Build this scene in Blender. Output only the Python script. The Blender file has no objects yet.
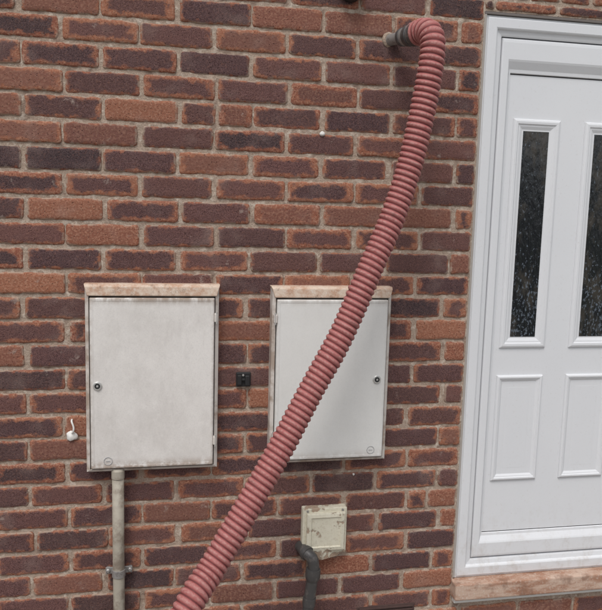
import bpy, math, random
import numpy as np
from mathutils import Vector, Matrix, noise
random.seed(23); np.random.seed(7)
SC=bpy.context.scene
COL=SC.collection

# ---------------------------------------------------------------- helpers
def empty(name):
    o=bpy.data.objects.new(name,None); COL.objects.link(o); return o
def mesh_obj(name,verts,faces,mat=None,parent=None,smooth=False,mats=None,midx=None):
    me=bpy.data.meshes.new(name); me.from_pydata([tuple(map(float,v)) for v in verts],[],faces); 
    o=bpy.data.objects.new(name,me); COL.objects.link(o)
    if mats:
        for m in mats: me.materials.append(m)
        me.polygons.foreach_set('material_index',midx)
    elif mat: me.materials.append(mat)
    if smooth: me.polygons.foreach_set('use_smooth',[True]*len(me.polygons))
    me.update()
    if parent: o.parent=parent
    return o
def bevel(o,w,seg=2,ang=40):
    m=o.modifiers.new('bev','BEVEL'); m.width=w; m.segments=seg; m.limit_method='ANGLE'; m.angle_limit=math.radians(ang)
    return o
def box(name,x0,x1,y0,y1,z0,z1,mat,parent=None,bev=0,seg=2):
    v=[(x,y,z) for x in (x0,x1) for y in (y0,y1) for z in (z0,z1)]
    f=[(0,1,3,2),(4,6,7,5),(0,4,5,1),(2,3,7,6),(0,2,6,4),(1,5,7,3)]
    o=mesh_obj(name,v,f,mat,parent)
    if bev: bevel(o,bev,seg)
    return o
def ring(name,outer,inner,prof,mat,parent=None,cap=False,y=0.0):
    """mitred rectangular moulding; prof=[(frac outer->inner, height towards the viewer)]"""
    v=[];f=[]
    for (t,h) in prof:
        a=[outer[i]+(inner[i]-outer[i])*t for i in range(4)] # x0,x1,z0,z1
        for (x,z) in ((a[0],a[2]),(a[1],a[2]),(a[1],a[3]),(a[0],a[3])): v.append((x,y-h,z))
    for k in range(len(prof)-1):
        for i in range(4):
            j=(i+1)%4; f.append((4*k+i,4*k+j,4*k+4+j,4*k+4+i))
    if cap:
        k=len(prof)-1; f.append((4*k,4*k+1,4*k+2,4*k+3))
    return mesh_obj(name,v,f,mat,parent)
def frames(pts):
    pts=[Vector(p) for p in pts]; n=len(pts); T=[]
    for i in range(n):
        a=pts[max(i-1,0)]; b=pts[min(i+1,n-1)]; T.append((b-a).normalized())
    up=Vector((0,1,0)) if abs(T[0].y)<.9 else Vector((0,0,1))
    N=(up-T[0]*up.dot(T[0])).normalized(); out=[]
    for i in range(n):
        N=(N-T[i]*N.dot(T[i])).normalized(); out.append((pts[i],T[i],N,T[i].cross(N)))
    return out
def sweep(name,pts,rad,mat,parent=None,seg=24,cap=True,wob=None):
    fr=frames(pts); v=[];f=[]
    for i,(p,t,n,b) in enumerate(fr):
        r=rad[i] if hasattr(rad,'__len__') else rad
        for k in range(seg):
            a=2*math.pi*k/seg
            v.append(p+(n*math.cos(a)+b*math.sin(a))*r)
    for i in range(len(fr)-1):
        for k in range(seg):
            j=(k+1)%seg; f.append((i*seg+k,i*seg+j,(i+1)*seg+j,(i+1)*seg+k))
    if cap:
        f.append(tuple(range(seg-1,-1,-1))); m=(len(fr)-1)*seg; f.append(tuple(m+k for k in range(seg)))
    o=mesh_obj(name,v,f,mat,parent,smooth=True)
    return o
def lathe(name,a,b,prof,mat,parent=None,seg=32):
    a=Vector(a); b=Vector(b); d=(b-a).normalized()
    up=Vector((0,0,1)) if abs(d.z)<.9 else Vector((1,0,0))
    n=(up-d*up.dot(d)).normalized(); bb=d.cross(n)
    v=[];f=[]
    for (s,r) in prof:
        for k in range(seg):
            t=2*math.pi*k/seg; v.append(a+d*s+(n*math.cos(t)+bb*math.sin(t))*r)
    for i in range(len(prof)-1):
        for k in range(seg):
            j=(k+1)%seg; f.append((i*seg+k,i*seg+j,(i+1)*seg+j,(i+1)*seg+k))
    f.append(tuple(range(seg-1,-1,-1))); m=(len(prof)-1)*seg; f.append(tuple(m+k for k in range(seg)))
    o=mesh_obj(name,v,f,mat,parent,smooth=True)
    md=o.modifiers.new('es','EDGE_SPLIT'); md.split_angle=math.radians(35)
    return o
def catmull(P,step):
    P=[Vector(p) for p in P]; P=[P[0]*2-P[1]]+P+[P[-1]*2-P[-2]]
    out=[]
    for i in range(1,len(P)-2):
        p0,p1,p2,p3=P[i-1],P[i],P[i+1],P[i+2]
        n=60
        for k in range(n):
            t=k/n
            out.append(.5*((2*p1)+(p2-p0)*t+(2*p0-5*p1+4*p2-p3)*t*t+(3*p1-p0-3*p2+p3)*t**3))
    out.append(P[-2])
    d=[0]
    for i in range(1,len(out)): d.append(d[-1]+(out[i]-out[i-1]).length)
    L=d[-1]; n=int(L/step); j=0; res=[]
    for k in range(n+1):
        s=k*L/n
        while j<len(d)-2 and d[j+1]<s: j+=1
        t=(s-d[j])/max(1e-9,d[j+1]-d[j]); res.append(out[j].lerp(out[j+1],min(1,max(0,t))))
    return res,L

# ---------------------------------------------------------------- material helpers
class M:
    def __init__(s,name,rough=.6,spec=.5,metal=0):
        s.m=bpy.data.materials.new(name); s.m.use_nodes=True; s.nt=s.m.node_tree
        s.b=s.nt.nodes['Principled BSDF']; s.b.inputs['Roughness'].default_value=rough
        s.b.inputs['Metallic'].default_value=metal
        s.b.inputs['Specular IOR Level'].default_value=spec
        s.pos=s.nt.nodes.new('ShaderNodeNewGeometry').outputs['Position']
    def n(s,t): return s.nt.nodes.new(t)
    def l(s,a,b):
        s.nt.links.new(a,b)
    def val(s,sock,v):
        if isinstance(v,(int,float)): sock.default_value=v
        elif isinstance(v,(tuple,list)): sock.default_value=(*v,1) if len(v)==3 and sock.type=='RGBA' else v
        else: s.l(v,sock)
    def noise(s,scale,detail=4,rough=.55,vec=None,stretch=None,dist=0):
        n=s.n('ShaderNodeTexNoise'); n.inputs['Scale'].default_value=scale; n.inputs['Detail'].default_value=detail
        n.inputs['Roughness'].default_value=rough; n.inputs['Distortion'].default_value=dist
        v=vec or s.pos
        if stretch:
            m=s.n('ShaderNodeVectorMath'); m.operation='MULTIPLY'; s.l(v,m.inputs[0]); m.inputs[1].default_value=stretch; v=m.outputs[0]
        s.l(v,n.inputs['Vector']); return n.outputs['Fac']
    def vor(s,scale):
        n=s.n('ShaderNodeTexVoronoi'); n.inputs['Scale'].default_value=scale; s.l(s.pos,n.inputs['Vector']); return n.outputs['Distance']
    def math(s,op,a,b=0,c=None,clamp=False):
        n=s.n('ShaderNodeMath'); n.operation=op; n.use_clamp=clamp; s.val(n.inputs[0],a); s.val(n.inputs[1],b)
        if c is not None: s.val(n.inputs[2],c)
        return n.outputs[0]
    def ss(s,x,a,b,lo=0,hi=1):
        n=s.n('ShaderNodeMapRange'); n.interpolation_type='SMOOTHSTEP'; s.val(n.inputs[0],x); s.val(n.inputs[1],a); s.val(n.inputs[2],b)
        n.inputs[3].default_value=lo; n.inputs[4].default_value=hi; return n.outputs[0]
    def mix(s,f,a,b,mode='MIX'):
        n=s.n('ShaderNodeMix'); n.data_type='RGBA'; n.blend_type=mode
        s.val(n.inputs[0],f); s.val(n.inputs[6],a); s.val(n.inputs[7],b); return n.outputs[2]
    def attr(s,name):
        n=s.n('ShaderNodeAttribute'); n.attribute_name=name; return n
    def sep(s,v):
        n=s.n('ShaderNodeSeparateXYZ'); s.l(v,n.inputs[0]); return n.outputs
    def bump(s,h,dist,strength=1,prev=None):
        n=s.n('ShaderNodeBump'); n.inputs['Distance'].default_value=dist; n.inputs['Strength'].default_value=strength
        s.l(h,n.inputs['Height'])
        if prev: s.l(prev,n.inputs['Normal'])
        return n.outputs[0]
    def fin(s,col=None,bump=None,rough=None):
        if col is not None: s.val(s.b.inputs['Base Color'],col)
        if bump is not None: s.l(bump,s.b.inputs['Normal'])
        if rough is not None: s.val(s.b.inputs['Roughness'],rough)
        return s.m

# brick
b=M('brick_rustic',.88,.25)
loc=b.sep(b.attr('loc').outputs['Vector']); half=b.sep(b.attr('half').outputs['Vector']); rnd=b.sep(b.attr('rnd').outputs['Vector'])
eu=b.math('SUBTRACT',half[0],b.math('ABSOLUTE',loc[0])); ev=b.math('SUBTRACT',half[1],b.math('ABSOLUTE',loc[1]))
eu=b.math('MULTIPLY',eu,.60); e=b.math('SMOOTH_MIN',eu,ev,.010)
nz=b.noise(34,4,.62); nz2=b.noise(150,3,.65); nf=b.noise(420,3,.75); nbig=b.noise(9,3); vv=b.vor(110)
e2=b.math('ADD',e,b.math('MULTIPLY',b.math('SUBTRACT',nz,.5),.044)); e2=b.math('ADD',e2,b.math('MULTIPLY',b.math('SUBTRACT',nz2,.5),.016))
e2=b.math('ADD',e2,b.math('MULTIPLY',b.math('SUBTRACT',half[2],.5),-.014))
cm=b.ss(e2,.0020,.0115)
dark=b.mix(rnd[0],(.080,.040,.045),(.170,.074,.068)); 
dark=b.mix(b.ss(rnd[2],.78,.95),dark,(.046,.031,.037))
dark=b.mix(b.ss(nbig,.35,.65,0,.4),dark,(.110,.058,.062))
dark=b.mix(b.ss(nf,.42,.60),b.mix(.50,dark,(.018,.012,.013)),b.mix(.18,dark,(.36,.26,.24)))
dark=b.mix(b.ss(nz2,.52,.68,0,.30),dark,(.24,.11,.080))
org=b.mix(rnd[2],(.34,.140,.082),(.26,.094,.060)); org=b.mix(b.ss(nz2,.42,.68),org,(.45,.230,.150))
org=b.mix(b.ss(nf,.46,.66),org,b.mix(.45,org,(.09,.038,.030)))
cmask=b.math('MULTIPLY',cm,b.math('SUBTRACT',1,rnd[1]))
col=b.mix(cmask,org,dark)
col=b.mix(b.ss(nbig,.52,.75,0,.20),col,(.38,.29,.25))
col=b.mix(b.ss(b.noise(17,5,.7),.62,.72,0,.45),col,(.45,.37,.32))
col=b.mix(b.ss(vv,.20,.06,0,.65),col,(.035,.020,.018))
sm=b.math('MULTIPLY',b.ss(e,.0055,.0008),b.ss(nz,.46,.58)); col=b.mix(b.math('MULTIPLY',sm,.8),col,(.42,.33,.26))
h=b.math('ADD',b.math('MULTIPLY',nf,.6),b.math('ADD',nz2,b.math('MULTIPLY',b.ss(vv,.0,.25),.8)))
brick_mat=b.fin(col,b.bump(h,.0022,1))

# mortar
m=M('mortar',.95,.1)
n1=m.noise(14,3); n2=m.noise(300,4,.7); n3=m.noise(60,4)
c=m.mix(n1,(.40,.30,.23),(.56,.46,.375)); c=m.mix(m.ss(n2,.38,.62,.42,0),c,(.18,.12,.09)); c=m.mix(m.ss(n3,.50,.68,0,.6),c,(.68,.60,.51))
c=m.mix(m.ss(m.noise(22,3),.54,.69,0,.55),c,(.17,.11,.085))
mortar_mat=m.fin(c,m.bump(m.math('ADD',n2,m.math('MULTIPLY',n3,1.5)),.003,1))

def plain(name,col,rough=.5,metal=0,var=.12,scale=60,bumpd=.0003,spec=.5,dirt=None,dirtscale=12,dlo=.5,dhi=.7,damt=.5):
    m=M(name,rough,spec,metal); n=m.noise(scale,5,.6)
    c=m.mix(n,tuple(x*(1-var) for x in col),tuple(min(1,x*(1+var)) for x in col))
    if dirt: c=m.mix(m.ss(m.noise(dirtscale,6,.65),dlo,dhi,0,damt),c,dirt)
    return m.fin(c,m.bump(m.noise(scale*5,3),bumpd,1))

# meter box doors
def boxmat(name,base,grime,x0,x1,z0,z1,amt):
    m=M(name,.65,.25); P=m.sep(m.pos); x,z=P[0],P[2]
    n=m.noise(6,6,.68,stretch=(1,1,.7)); nf=m.noise(300,4,.75); nm=m.noise(40,6,.75); nv=m.noise(30,5,.7,stretch=(1,1,.25))
    c=m.mix(m.ss(n,.35,.68,0,.65*amt),base,grime)
    c=m.mix(m.ss(nv,.50,.74,0,.25*amt),c,tuple(q*.85 for q in grime))
    c=m.mix(m.ss(nf,.48,.68,0,.32*amt),c,tuple(q*.62 for q in base))
    c=m.mix(m.ss(nm,.50,.70,0,.30*amt),c,(.82,.80,.77))
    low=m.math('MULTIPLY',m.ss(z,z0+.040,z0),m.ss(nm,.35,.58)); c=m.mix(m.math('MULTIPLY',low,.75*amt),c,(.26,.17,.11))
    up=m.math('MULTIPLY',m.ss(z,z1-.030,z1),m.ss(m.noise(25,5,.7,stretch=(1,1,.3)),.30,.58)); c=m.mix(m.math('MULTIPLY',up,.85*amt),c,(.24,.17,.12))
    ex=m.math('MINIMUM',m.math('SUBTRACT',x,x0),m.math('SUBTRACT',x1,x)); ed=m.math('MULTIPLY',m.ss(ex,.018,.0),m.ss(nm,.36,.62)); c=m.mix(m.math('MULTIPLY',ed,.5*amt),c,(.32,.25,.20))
    return m.fin(c,m.bump(nf,.0004,.6))
left_door=boxmat('grp_weathered',(.74,.715,.685),(.58,.55,.52),-.21,.175,.672,1.217,1.0)
right_door=boxmat('grp_white',(.71,.71,.69),(.61,.60,.575),.37,.744,.676,1.213,.45)
m=M('grp_surround_peach',.75,.25); a=m.noise(22,6,.7); bb=m.noise(110,5,.75)  # peach mottled with off-white and brown patches
c=m.mix(m.ss(a,.38,.6),(.50,.32,.225),(.64,.52,.42)); c=m.mix(m.ss(bb,.5,.66,0,.6),c,(.70,.64,.57)); c=m.mix(m.ss(m.noise(28,6,.75),.54,.68,0,.65),c,(.22,.14,.10))
peach=m.fin(c,m.bump(bb,.0010,1))
surround=plain('grp_surround',(.60,.56,.52),.6,dirt=(.28,.20,.145),damt=.75,dlo=.45,dhi=.64)
gapm=plain('dark_gap',(.035,.03,.028),.9)
darkhole=plain('dark_plastic',(.018,.018,.019),.5)
lockm=plain('lock_metal',(.62,.62,.6),.35,.6)
greymark=plain('mark_grey',(.42,.42,.42),.6)
upvc=M('upvc_white',.34,.5); n=upvc.noise(3,5,.6); c=upvc.mix(n,(.66,.675,.70),(.72,.73,.75))
zz=upvc.sep(upvc.pos)[2]; dm=upvc.math('MULTIPLY',upvc.ss(zz,.50,.2),upvc.ss(upvc.noise(30,6,.7,stretch=(1,1,.7)),.46,.72)); c=upvc.mix(upvc.math('MULTIPLY',dm,.38),c,(.42,.36,.30))
c=upvc.mix(upvc.ss(upvc.noise(120,5,.7),.58,.74,0,.35),c,(.48,.45,.42))
upvc=upvc.fin(c,upvc.bump(upvc.noise(12,2),.0004,.5))
g=M('obscure_glass',.12,.6); v=g.noise(60,3,.6,stretch=(1,1,.35)); w=g.noise(16,4,.7,stretch=(1,1,.5)); gz=g.sep(g.pos)[2]
c=g.mix(g.ss(w,.45,.65),(.010,.012,.015),(.045,.040,.035)); glint=g.math('ADD',g.noise(120,3,.7,stretch=(1,1,.6)),g.ss(gz,1.5,1.1,0,.08)); c=g.mix(g.ss(glint,.60,.70,0,.7),c,(.15,.18,.22))  # reflected glints painted into the glass colour as pale flecks, more lower down
glass=g.fin(c,g.bump(v,.004,.7),rough=.17)
m=M('threshold_sill',.75,.25); a=m.noise(11,6,.7,stretch=(.5,1,2)); bb=m.noise(120,5,.7)
c=m.mix(m.ss(a,.42,.60),(.36,.20,.135),(.52,.38,.30)); c=m.mix(m.ss(bb,.52,.70,0,.6),c,(.62,.57,.51)); c=m.mix(m.ss(m.noise(18,4),.55,.7,0,.6),c,(.20,.11,.075))
sillm=m.fin(c,m.bump(bb,.0012,1))
pipecream=plain('pipe_grey_cream',(.38,.345,.285),.65,dirt=(.16,.12,.09),dirtscale=16,damt=.75,var=.2,dlo=.45,dhi=.65)
pipedark=plain('pipe_dark_grey',(.060,.057,.056),.42,dirt=(.18,.16,.145),dirtscale=40,damt=.6)
galv=plain('galvanised_steel',(.34,.33,.32),.5,.5,var=.25,dirt=(.14,.12,.11),dirtscale=60,damt=.7)
leadm=plain('dark_coupling',(.10,.095,.095),.5,.4,var=.2,dirt=(.3,.27,.24),dirtscale=60)
m=M('peeling_cream_paint',.7,.3); a=m.noise(22,6,.65); bb=m.noise(150,4,.7); z=m.sep(m.pos)[2]
pm=m.ss(m.math('ADD',a,m.math('ADD',m.ss(z,.375,.31,0,.17),m.ss(z,.480,.503,0,.12))),.585,.64); c=m.mix(m.noise(50,4),(.60,.56,.43),(.72,.69,.58)); c=m.mix(m.math('MULTIPLY',pm,.85),c,m.mix(bb,(.26,.15,.10),(.44,.33,.24)))
c=m.mix(m.ss(bb,.50,.68,0,.4),c,(.42,.34,.25))
cream=m.fin(c,m.bump(m.math('SUBTRACT',bb,m.math('MULTIPLY',pm,2)),.0007,1))
whitep=plain('white_sealant',(.72,.71,.68),.6,var=.08)
asph=plain('ground_soil_grass',(.09,.10,.05),.95,var=.5,scale=3,bumpd=.01)
pav=plain('paving_concrete',(.30,.28,.26),.9,var=.2,scale=8,bumpd=.002,dirt=(.14,.12,.1))
wood=plain('sky_block_wood',(.17,.11,.07),.85,var=.35,scale=14,bumpd=.002)
tile=plain('roof_tile',(.12,.07,.055),.85,var=.3,scale=9,bumpd=.003)
terr=plain('airbrick_clay',(.07,.04,.035),.9,var=.3,scale=50,bumpd=.001)

# hose material
m=M('hose_pvc_pink',.6,.3); cr=m.sep(m.attr('hs').outputs['Vector'])
a=m.noise(14,5,.65); bb=m.noise(130,5,.7)
base=m.mix(a,(.315,.085,.082),(.405,.130,.122)); dust=m.mix(m.noise(40,5,.7),(.44,.225,.205),(.56,.37,.335))
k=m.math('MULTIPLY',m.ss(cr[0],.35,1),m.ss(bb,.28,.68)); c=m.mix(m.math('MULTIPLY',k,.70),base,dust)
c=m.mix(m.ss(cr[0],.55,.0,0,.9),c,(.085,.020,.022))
c=m.mix(m.ss(m.noise(20,6,.75),.54,.72,0,.55),c,(.15,.070,.062))
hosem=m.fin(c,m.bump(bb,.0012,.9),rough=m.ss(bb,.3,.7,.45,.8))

# ---------------------------------------------------------------- brick house
house=empty('brick_house')
GA=.0757; PI=.2275; ZC0=.345
X0,X1,ZT=-2.4,3.6,2.95
HX0,HX1,HZ0,HZ1=1.051,2.019,.106,2.160
V=[];Fc=[];LOC=[];HALF=[];RND=[]
ED=[(0,.018),(0,.0050),(.0016,.0026),(.0045,.0010),(.009,.0002),(.014,0)]
def brick(xa,xb,za,zb,seedv):
    hx=(xb-xa)/2; hz=(zb-za)/2
    if hx<.012 or hz<.008: return
    cx=(xa+xb)/2; cz=(za+zb)/2
    def axis(h):
        e=[(d,y) for d,y in ED if d<h*.8]; nm=max(1,int((2*h-2*e[-1][0])/.017))
        L=[(-h+d,y) for d,y in e]; st=-h+e[-1][0]; en=-st
        L+=[(st+(en-st)*i/(nm+1),0) for i in range(1,nm+1)]
        L+=[(h-d,y) for d,y in reversed(e)]; return L
    U=axis(hx); W=axis(hz); off=len(V); nu=len(U); nw=len(W)
    yj=random.gauss(0,.0010); tx=random.gauss(0,.008); tz=random.gauss(0,.016); rot=random.gauss(0,.004)
    r0=random.random(); r2=random.random(); q=random.random()
    pf=.12 if (cx>.19 and cz<1.3) else .055
    r1=random.uniform(.8,1.0) if q<pf else (random.uniform(.35,.65) if q<pf+.10 else random.uniform(0,.12))
    rb=random.random(); RC=.010
    for (u,yu) in U:
        for (w,yw) in W:
            p=Vector((cx+u,0,cz+w))
            n1=noise.noise(p*60+Vector((seedv,0,0))); n2=noise.noise(p*60+Vector((0,seedv+9,4)))
            n5=noise.noise(p*19+Vector((7,seedv+9,4)))
            edge=1 if (max(yu,yw)>0) else .0
            n3=noise.noise(p*38+Vector((3,seedv,1)))
            du=max(0,abs(u)-(hx-RC)); dw=max(0,abs(w)-(hz-RC)); uu,ww=u,w
            dd=math.hypot(du,dw); mx_=max(du,dw)
            if dd>1e-6 and du>0 and dw>0:
                sc=mx_/dd
                uu=math.copysign(hx-RC+du*sc,u); ww=math.copysign(hz-RC+dw*sc,w)
            x=cx+uu+n1*.0030*edge - w*rot; z=cz+ww+(n2*.0028+n5*.0024)*edge + u*rot
            yy=max(yu,yw)+ (n3*.0014 if max(yu,yw)<.01 else 0)+yj+tx*u+tz*w
            V.append((x,yy,z)); LOC.append((u,w,0)); HALF.append((hx,hz,rb)); RND.append((r0,r1,r2))
    for i in range(nu-1):
        for j in range(nw-1):
            a=off+i*nw+j; Fc.append((a,a+nw,a+nw+1,a+1))
k=-5
while True:
    zc=ZC0+GA*k
    if zc-GA/2>ZT: break
    if zc>-.08:
        za=zc-.0328+random.gauss(0,.0006); zb=zc+.0328+random.gauss(0,.0006)
        offx=(-.056 if (k%2==1) else .058)+random.gauss(0,.004)
        i0=int((X0-offx)/PI)-1; i1=int((X1-offx)/PI)+2
        for i in range(i0,i1):
            xc=offx+i*PI+random.gauss(0,.0020)
            xa=max(X0,xc-.1085+random.gauss(0,.0014)); xb=min(X1,xc+.1085+random.gauss(0,.0014))
            if xb-xa<.03: continue
            pieces=[(xa,xb)]
            if random.random()<.05:
                s=xa+(xb-xa)*random.choice((.33,.5,.5,.68)); pieces=[(xa,s-.005),(s+.005,xb)]
            for (pa,pb) in pieces:
                z_a,z_b=za,zb; outs=[]
                if z_b>HZ0 and z_a<HZ1 and pb>HX0-.004 and pa<HX1+.004:
                    if z_b>HZ1 and z_a<HZ1: outs.append((max(pa,HX0-.003),min(pb,HX1+.003),HZ1+.006,z_b))
                    elif z_a<HZ0 and z_b>HZ0: outs.append((max(pa,HX0-.003),min(pb,HX1+.003),z_a,HZ0-.004))
                    if pa<HX0-.012: outs.append((pa,min(pb,HX0-.008),z_a,z_b))
                    if pb>HX1+.012: outs.append((max(pa,HX1+.008),pb,z_a,z_b))
                else: outs=[(pa,pb,z_a,z_b)]
                for o_ in outs: brick(*o_,random.random()*50)
    k+=1
walls=mesh_obj('wall_bricks',V,Fc,brick_mat,house)
me=walls.data
me.polygons.foreach_set('use_smooth',[True]*len(me.polygons))
for nm,dat in (('loc',LOC),('half',HALF),('rnd',RND)):
    at=me.attributes.new(nm,'FLOAT_VECTOR','POINT'); at.data.foreach_set('vector',np.array(dat,dtype=np.float32).ravel())
# mortar bed
MY=.0055
xs=[X0-.0,HX0,HX1,X1]; zs=[-.1,HZ0,HZ1,ZT+.03]
v=[(x,MY,z) for x in xs for z in zs]; f=[]
for i in range(3):
    for j in range(3):
        if i==1 and j==1: continue
        a=i*4+j; f.append((a,a+4,a+5,a+1))
for (a,bq) in (((HX0,HZ0),(HX0,HZ1)),((HX0,HZ1),(HX1,HZ1)),((HX1,HZ1),(HX1,HZ0)),((HX1,HZ0),(HX0,HZ0))):
    s=len(v); v+=[(a[0],MY,a[1]),(bq[0],MY,bq[1]),(bq[0],.25,bq[1]),(a[0],.25,a[1])]; f.append((s,s+1,s+2,s+3))
mesh_obj('wall_mortar',v,f,mortar_mat,house)
box('side_wall_left',X0,X0+.01,.02,5,-.1,ZT,mortar_mat,house)
box('side_wall_right',X1-.01,X1,.02,5,-.1,ZT,mortar_mat,house)
box('back_wall',X0+.01,X1-.01,4.98,5,-.1,ZT,mortar_mat,house)
mesh_obj('roof',[(X0-.2,-.15,ZT+.03),(X1+.2,-.15,ZT+.03),(X1+.2,2.5,ZT+1.7),(X0-.2,2.5,ZT+1.7),(X0-.2,5.2,ZT+.03),(X1+.2,5.2,ZT+.03)],[(0,1,2,3),(3,2,5,4),(0,4,5,1)],tile,house)
box('fascia_board',X0-.2,X1+.2,-.17,-.152,ZT-.12,ZT+.04,upvc,house,.002)

# ---- door
door=empty('front_door'); door.parent=house
FY=.010
FR=(1.055,2.015,.185,2.150)
i1=(1.118,1.952,.250,2.087)
ring('outer_frame',FR,i1,[(0,-.06),(0,-.002),(.03,0),(.10,.0),(.13,.004),(.16,.005),(.60,.005),(.66,.003),(.72,-.004),(.93,-.007),(1,-.009),(1,-.04)],upvc,door,y=FY)
s0=(1.122,1.948,.254,2.083); s1=(1.163,1.907,.340,1.975)
ring('leaf_sash',s0,s1,[(0,-.05),(0,-.012),(.05,-.008),(.12,-.007),(.62,-.007),(.68,-.009),(.86,-.018),(.9,-.020),(1,-.021),(1.02,-.026),(1.05,-.026)],upvc,door,y=FY)
box('leaf_slab',1.15,1.92,FY+.026,FY+.055,.33,1.985,upvc,door)
box('gasket',1.110,1.96,FY+.045,FY+.06,.24,2.095,darkhole,door)
def mould(name,r,w,capmat=None):
    inn=(r[0]+w,r[1]-w,r[2]+w,r[3]-w)
    ring(name,r,inn,[(0,-.003),(0,.003),(.08,.007),(.22,.009),(.40,.0085),(.50,.005),(.62,.0045),(.85,.0005),(1,-.002),(1,-.004 if capmat else -.001)],upvc,door,y=FY+.026)
    return inn
for gx in (1.187,1.457,1.727):
    inn=mould('glazing_bead',(gx,gx+.176,1.030,1.826),.040)
    ring('glass_pane',inn,inn,[(0,0),(1,0)],glass,door,cap=True,y=FY+.0245+.0005)
    r=(gx-.002,gx+.176,.539,.930); inn=mould('panel_mould',r,.026)
    ring('panel_field',inn,(inn[0]+.02,inn[1]-.02,inn[2]+.02,inn[3]-.02),[(0,-.0012),(.9,-.0012),(1,-.0008)],upvc,door,cap=True,y=FY+.025)
box('sealant_left',1.0475,1.0558,.004,.03,.19,2.156,plain('sealant_grey',(.36,.33,.30),.7),door,.001)
box('sealant_top',1.0475,2.02,.003,.03,2.1505,2.1585,plain('sealant_dark',(.16,.14,.13),.7),door,.001)
box('threshold_sill',1.043,2.027,-.040,.03,.122,.1845,sillm,door,.006,3)
box('sill_under_strip',1.050,2.020,-.016,.02,.100,.1215,whitep,door,.003)
lathe('door_knob',(1.90,.02,1.0),(1.90,-.06,1.0),[(0,.02),(.03,.02),(.032,.012),(.05,.012),(.052,.026),(.07,.026),(.074,.018)],lockm,door)

# ---------------------------------------------------------------- meter boxes
def meter_box(name,x0,x1,z0,z1,dm,lock_left):
    P=empty(name)
    ring('surround',(x0,x1,z0,z1),(x0+.012,x1-.012,z0+.010,z1-.034),
         [(0,-.02),(0,.030),(.12,.038),(.9,.045),(1,.044),(1,.030)],surround,P)
    v=[(x0-.003,.001,z1+.003),(x1+.003,.001,z1+.003),(x0-.003,-.034,z1+.003),(x1+.003,-.034,z1+.003),
       (x0+.000,-.0475,z1-.004),(x1-.000,-.0475,z1-.004),(x0+.008,-.0495,z1-.032),(x1-.008,-.0495,z1-.032),(x0+.008,-.040,z1-.0335),(x1-.008,-.040,z1-.0335)]
    f=[(0,1,3,2),(2,3,5,4),(4,5,7,6),(6,7,9,8),(0,2,4,6,8),(1,9,7,5,3)]
    bevel(mesh_obj('weather_strip',v,f,peach,P),.002,2,25)
    box('gap_backing',x0+.010,x1-.010,-.036,-.032,z0+.008,z1-.030,gapm,P)
    d=(x0+.0150,x1-.0150,z0+.0140,z1-.0385)
    o=ring('door_leaf',d,(d[0]+.012,d[1]-.012,d[2]+.012,d[3]-.012),[(0,.036),(0,.050),(.10,.0535),(.3,.055),(.7,.0552),(1,.0545)],dm,P,cap=True)
    bevel(o,.0025,3,30)
    ys=-.0550
    hx=d[1] if lock_left else d[0]; s=1 if lock_left else -1
    for hz in (z1-.10,z0+.095):
        box('hinge_knuckle',hx-.001 if s>0 else hx-.010,hx+.010 if s>0 else hx+.001,-.0590,-.040,hz-.014,hz+.014,surround,P,.003)
        lathe('hinge_pin',(hx+s*.006,-.0565,hz-.019),(hx+s*.006,-.0565,hz+.019),[(0,.0028),(.038,.0028)],lockm,P,12)
    lx=(d[0]+.022) if lock_left else (d[1]-.030); lz=z0+.282
    lathe('lock_bezel',(lx,ys+.002,lz),(lx,ys-.006,lz),[(0,.0135),(.005,.0135),(.0065,.012),(.0068,.009)],lockm,P)
    lathe('lock_recess',(lx,ys-.003,lz),(lx,ys-.0052,lz),[(0,.0085),(.0022,.0085)],darkhole,P)
    box('lock_pin',lx-.003,lx+.003,ys-.0064,ys-.004,lz-.003,lz+.003,lockm,P,.0005)
    mx=(d[0]+.052) if lock_left else (d[1]-.042); mz=z0+.040
    pts=[(mx+.0125*math.cos(a*math.pi/16),ys-.0003,mz+.0125*math.sin(a*math.pi/16)) for a in range(33)]
    sweep('mark_ring',pts,.0011,greymark,P,8,False)
    box('mark_bar',mx-.006,mx+.006,ys-.0013,ys+.001,mz-.0012,mz+.0012,greymark,P)
    return P
meter_box('meter_box',-.222,.188,.660,1.254,left_door,True)
meter_box('meter_box.001',.357,.757,.664,1.250,right_door,False)

# ---------------------------------------------------------------- corrugated hose
hp=[(.770,-.112,2.040),(.783,-.150,2.043),(.793,-.182,2.028),(.797,-.200,1.990),(.791,-.205,1.925),(.779,-.202,1.833),(.745,-.202,1.655),(.694,-.21,1.490),(.621,-.23,1.325),(.535,-.25,1.131),
(.442,-.28,.973),(.352,-.32,.821),(.251,-.37,.666),(.150,-.43,.524),(.074,-.5,.439),(-.03,-.60,.25),(-.13,-.70,.09),(-.27,-.83,.0),(-.5,-.98,-.008),(-.9,-1.10,-.008),(-1.5,-1.0,-.008),(-2.2,-1.15,-.008)]
PITCH=.0182; SP=10
pts,L=catmull(hp,PITCH/SP)
fr=frames(pts); seg=40; v=[];f=[];HS=[]; R=.0402
ds=L/(len(pts)-1)
for i,(p,t,n,bq) in enumerate(fr):
    for k in range(seg):
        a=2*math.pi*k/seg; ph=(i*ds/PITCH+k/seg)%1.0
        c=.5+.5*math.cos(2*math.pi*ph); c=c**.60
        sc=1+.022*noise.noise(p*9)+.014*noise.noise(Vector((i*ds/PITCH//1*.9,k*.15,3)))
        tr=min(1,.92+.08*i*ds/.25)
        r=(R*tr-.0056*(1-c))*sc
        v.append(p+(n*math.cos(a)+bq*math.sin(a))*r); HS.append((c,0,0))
for i in range(len(fr)-1):
    for k in range(seg):
        j=(k+1)%seg; f.append((i*seg+k,i*seg+j,(i+1)*seg+j,(i+1)*seg+k))
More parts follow.
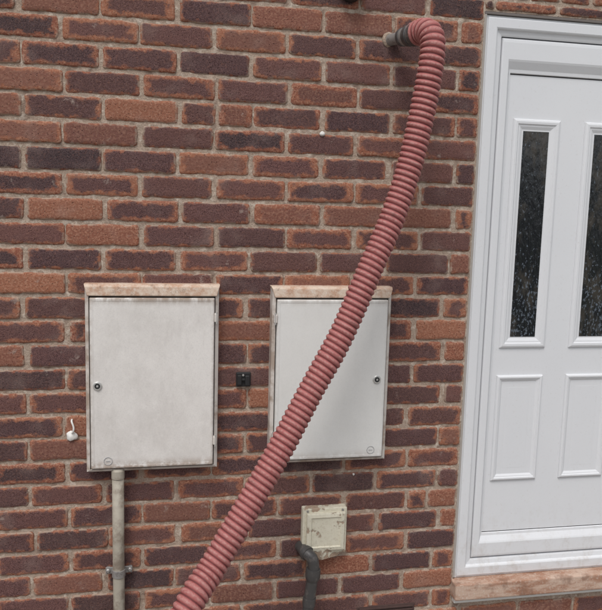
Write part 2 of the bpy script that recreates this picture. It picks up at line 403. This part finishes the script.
f.append(tuple(range(seg-1,-1,-1))); mm=(len(fr)-1)*seg; f.append(tuple(mm+k for k in range(seg)))
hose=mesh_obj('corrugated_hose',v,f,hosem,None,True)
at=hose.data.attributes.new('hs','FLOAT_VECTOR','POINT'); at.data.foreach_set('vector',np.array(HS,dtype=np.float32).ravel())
# outlet fitting on the wall
fit=empty('wall_pipe_outlet')
A=(.724,.004,2.044); Bp=(.772,-.116,2.040)
lathe('spigot',A,Bp,[(0,.018),(.050,.0185),(.051,.022),(.07,.023),(.0705,.0265),(.09,.029),(.126,.032),(.13,.028)],galv,fit)
lathe('coupling_ring',tuple(Vector(A).lerp(Vector(Bp),.46)),Bp,[(0,.022),(.002,.027),(.014,.029),(.016,.025),(.026,.027),(.034,.032),(.050,.034),(.052,.031),(.060,.031),(.062,.036),(.074,.036),(.076,.032)],leadm,fit)
lathe('wall_collar',(.722,.005,2.0445),(.727,-.01,2.044),[(0,.024),(.006,.024),(.009,.02)],mortar_mat,fit)

# ---------------------------------------------------------------- small wall items
cd=empty('conduit_pipe')
sweep('tube',[(-.126,-.036,.668),(-.126,-.036,.4),(-.125,-.036,.2),(-.124,-.036,-.06)],.0185,pipecream,cd,28)
lathe('coupler',(-.126,-.036,.662),(-.126,-.036,.60),[(0,.0205),(.025,.0205),(.027,.019)],pipecream,cd)
lathe('clip_band',(-.1255,-.036,.305),(-.1255,-.036,.330),[(0,.0185),(.001,.0212),(.024,.0212),(.025,.0185)],galv,cd)
box('clip_plate',-.168,-.083,-.020,-.0155,.306,.329,galv,cd,.002)
for sx in (-.160,-.091):
    box('clip_standoff',sx-.006,sx+.006,-.016,.004,.311,.323,galv,cd,.002)
    lathe('clip_screw',(sx,-.018,.3175),(sx,-.028,.3175),[(0,.0075),(.005,.0075),(.008,.004)],galv,cd,16)
# cover box
cv=empty('vent_cover')
x0,x1,z0,z1=.480,.634,.314,.496
box('back_plate',x0,x1,-.030,.004,z0+.018,z1,cream,cv,.004,3)
ring('raised_lid',(x0+.012,x1-.010,z0+.035,z1-.014),(x0+.03,x1-.026,z0+.052,z1-.030),[(0,.028),(0,.042),(.15,.045),(.8,.047),(1,.043)],cream,cv,cap=True)
cx=(x0+x1)/2
v=[(x0+.006,-.030,z0+.034),(x1-.004,-.030,z0+.034),(cx-.02,-.052,z0+.052),(x0+.035,-.028,z0),(x1-.03,-.026,z0+.006),(cx-.01,-.046,z0+.004)]
mesh_obj('broken_skirt',v,[(0,2,5,3),(2,1,4,5),(0,1,2),(3,5,4)],cream,cv)
for (px,pz) in ((x0+.016,z1-.009),(x1-.016,z1-.009)):
    lathe('fixing_screw',(px,-.029,pz),(px,-.034,pz),[(0,.004),(.004,.004)],galv,cv,12)
# waste pipe
wp=empty('waste_pipe')
DX=.010
wpts,_=catmull([(.470+DX,.01,.350),(.472+DX,-.02,.352),(.480+DX,-.050,.350),(.497+DX,-.064,.338),(.504+DX,-.066,.312),(.503+DX,-.066,.28),(.495+DX,-.062,.20),(.488+DX,-.060,.10),(.488+DX,-.060,-.05)],.008)
sweep('bend_and_tube',wpts,.0195,pipedark,wp,28)
lathe('collar',(.5035+DX,-.066,.300),(.5010+DX,-.0655,.255),[(0,.0195),(.001,.0245),(.012,.0255),(.030,.0255),(.036,.023),(.044,.0195)],pipedark,wp)
lathe('upper_collar',(.478+DX,-.040,.351),(.490+DX,-.060,.345),[(0,.020),(.001,.0245),(.016,.0245),(.018,.020)],pipedark,wp)
lathe('joint_band',(.4945+DX,-.061,.195),(.492+DX,-.0605,.165),[(0,.0195),(.001,.0225),(.028,.0225),(.03,.0195)],pipedark,wp)
# small black catch on wall
bc=empty('wall_catch')
box('plate',.249,.297,-.007,.004,.918,.966,darkhole,bc,.003)
box('left_jaw',.252,.266,-.020,-.006,.926,.960,darkhole,bc,.003)
box('right_jaw',.277,.292,-.020,-.006,.924,.958,darkhole,bc,.003)
box('bridge',.262,.281,-.013,-.006,.938,.946,darkhole,bc,.002)
lathe('screw',(.2715,-.006,.957),(.2715,-.010,.957),[(0,.0035),(.003,.0035)],lockm,bc,12)
# cable stub with sealant
cs=empty('cable_entry')
p,_=catmull([(-.268,.006,.822),(-.268,-.010,.818),(-.262,-.014,.80),(-.264,-.012,.785),(-.272,.002,.772)],.003)
sweep('cable',p,.0030,whitep,cs,12)
def blob(name,c,r,mat,parent,amp=.3,sc=(1,1,1)):
    v=[];f=[];n=20;mq=12
    for i in range(mq+1):
        th=math.pi*i/mq
        for j in range(n):
            a=2*math.pi*j/n; d=Vector((math.sin(th)*math.cos(a),math.sin(th)*math.sin(a),math.cos(th)))
            q=r*(1+amp*noise.noise(d*1.1+Vector(c)*40)); v.append((c[0]+d.x*q*sc[0],c[1]+d.y*q*sc[1],c[2]+d.z*q*sc[2]))
    for i in range(mq):
        for j in range(n):
            f.append((i*n+j,i*n+(j+1)%n,(i+1)*n+(j+1)%n,(i+1)*n+j))
    return mesh_obj(name,v,f,mat,parent,True)
blob('sealant_blob',(-.270,-.002,.768),.015,whitep,cs,.6,(1,.5,1.2))
blob('wall_plug',(.513,.0,1.740),.008,whitep,None,.3,(1,.8,1))
blob('wall_plug.001',(.513+.147,.0,.60),.004,whitep,None,.3,(1,.8,1))
# air brick low on the wall
ab=empty('air_brick')
box('frame',.69,.905,-.003,.006,.045,.108,terr,ab,.002)
for i in range(5): box('louvre_%d'%i,.698,.897,-.009,-.002,.050+i*.0120,.0560+i*.0120,terr,ab,.001)
wl=empty('dark_wall_fixture')  # small dark half-round fixture, type unknown, gives no light
lathe('bowl',(.590,.002,2.188),(.590,-.07,2.188),[(0,.040),(.03,.040),(.05,.034),(.065,.018),(.068,.004)],darkhole,wl)
# ---------------------------------------------------------------- ground, paving, added sky-blocking fence
G=-.05
mesh_obj('ground',[(-400,-400,G-.004),(400,-400,G-.004),(400,400,G-.004),(-400,400,G-.004)],[(0,1,2,3)],asph)
pv=empty('pavement')
for i in range(-6,9):
    for j in range(8):
        box('slab_%d_%d'%(i+6,j),i*.6+.004,i*.6+.596,-.02-(j+1)*.6+.004,-.02-j*.6-.004,G-.04,G+random.uniform(0,.003),pav,pv,.004)
fn=empty('sky_block_fence')  # unseen, added behind the camera to keep low sky out of the glass
for i in range(52):
    x=-3.9+i*.155
    box('board_%d'%i,x,x+.148,-5.40+.012*(i%2),-5.38+.012*(i%2),G,1.85+random.uniform(-.004,.004),wood,fn)
for z in (.35,1.5): box('rail',-3.9,4.15,-5.45,-5.402,z,z+.08,wood,fn)

# ---------------------------------------------------------------- light
w=bpy.data.worlds.new("World"); SC.world=w; w.use_nodes=True; nt=w.node_tree
sky=nt.nodes.new('ShaderNodeTexSky'); sky.sky_type='NISHITA'; sky.sun_disc=False
EL=math.radians(58); AZ=math.radians(205)
sky.sun_elevation=EL; sky.sun_rotation=AZ; sky.air_density=1.0; sky.dust_density=3.0; sky.ozone_density=1.0
hs=nt.nodes.new('ShaderNodeHueSaturation'); hs.inputs['Saturation'].default_value=.30
nt.links.new(sky.outputs[0],hs.inputs['Color']); nt.links.new(hs.outputs[0],nt.nodes['Background'].inputs[0]); nt.nodes['Background'].inputs[1].default_value=.15
sl=bpy.data.lights.new('sun','SUN'); sl.energy=1.5; sl.angle=math.radians(25); sl.color=(1,.97,.93)
so=bpy.data.objects.new('sun',sl); COL.objects.link(so)
d=Vector((math.sin(AZ)*math.cos(EL),math.cos(AZ)*math.cos(EL),math.sin(EL)))
so.rotation_euler=d.to_track_quat('Z','Y').to_euler()

# ---------------------------------------------------------------- camera
cam=bpy.data.cameras.new("camera"); co=bpy.data.objects.new("camera",cam); COL.objects.link(co)
xd=Vector((3700,-5,-726)).normalized(); zu=Vector((150,5495,726)).normalized()
yd=zu.cross(xd).normalized(); zu=xd.cross(yd).normalized()
co.matrix_world=Matrix.Translation(Vector((0,-2.32,1.5)))@Matrix((xd,yd,zu)).to_4x4()
cam.sensor_fit='VERTICAL'; cam.sensor_height=36; cam.lens=726/610*36; cam.clip_start=.05; cam.clip_end=1500
SC.camera=co
SC.view_settings.view_transform='Standard'; SC.view_settings.look='None'; SC.view_settings.exposure=0
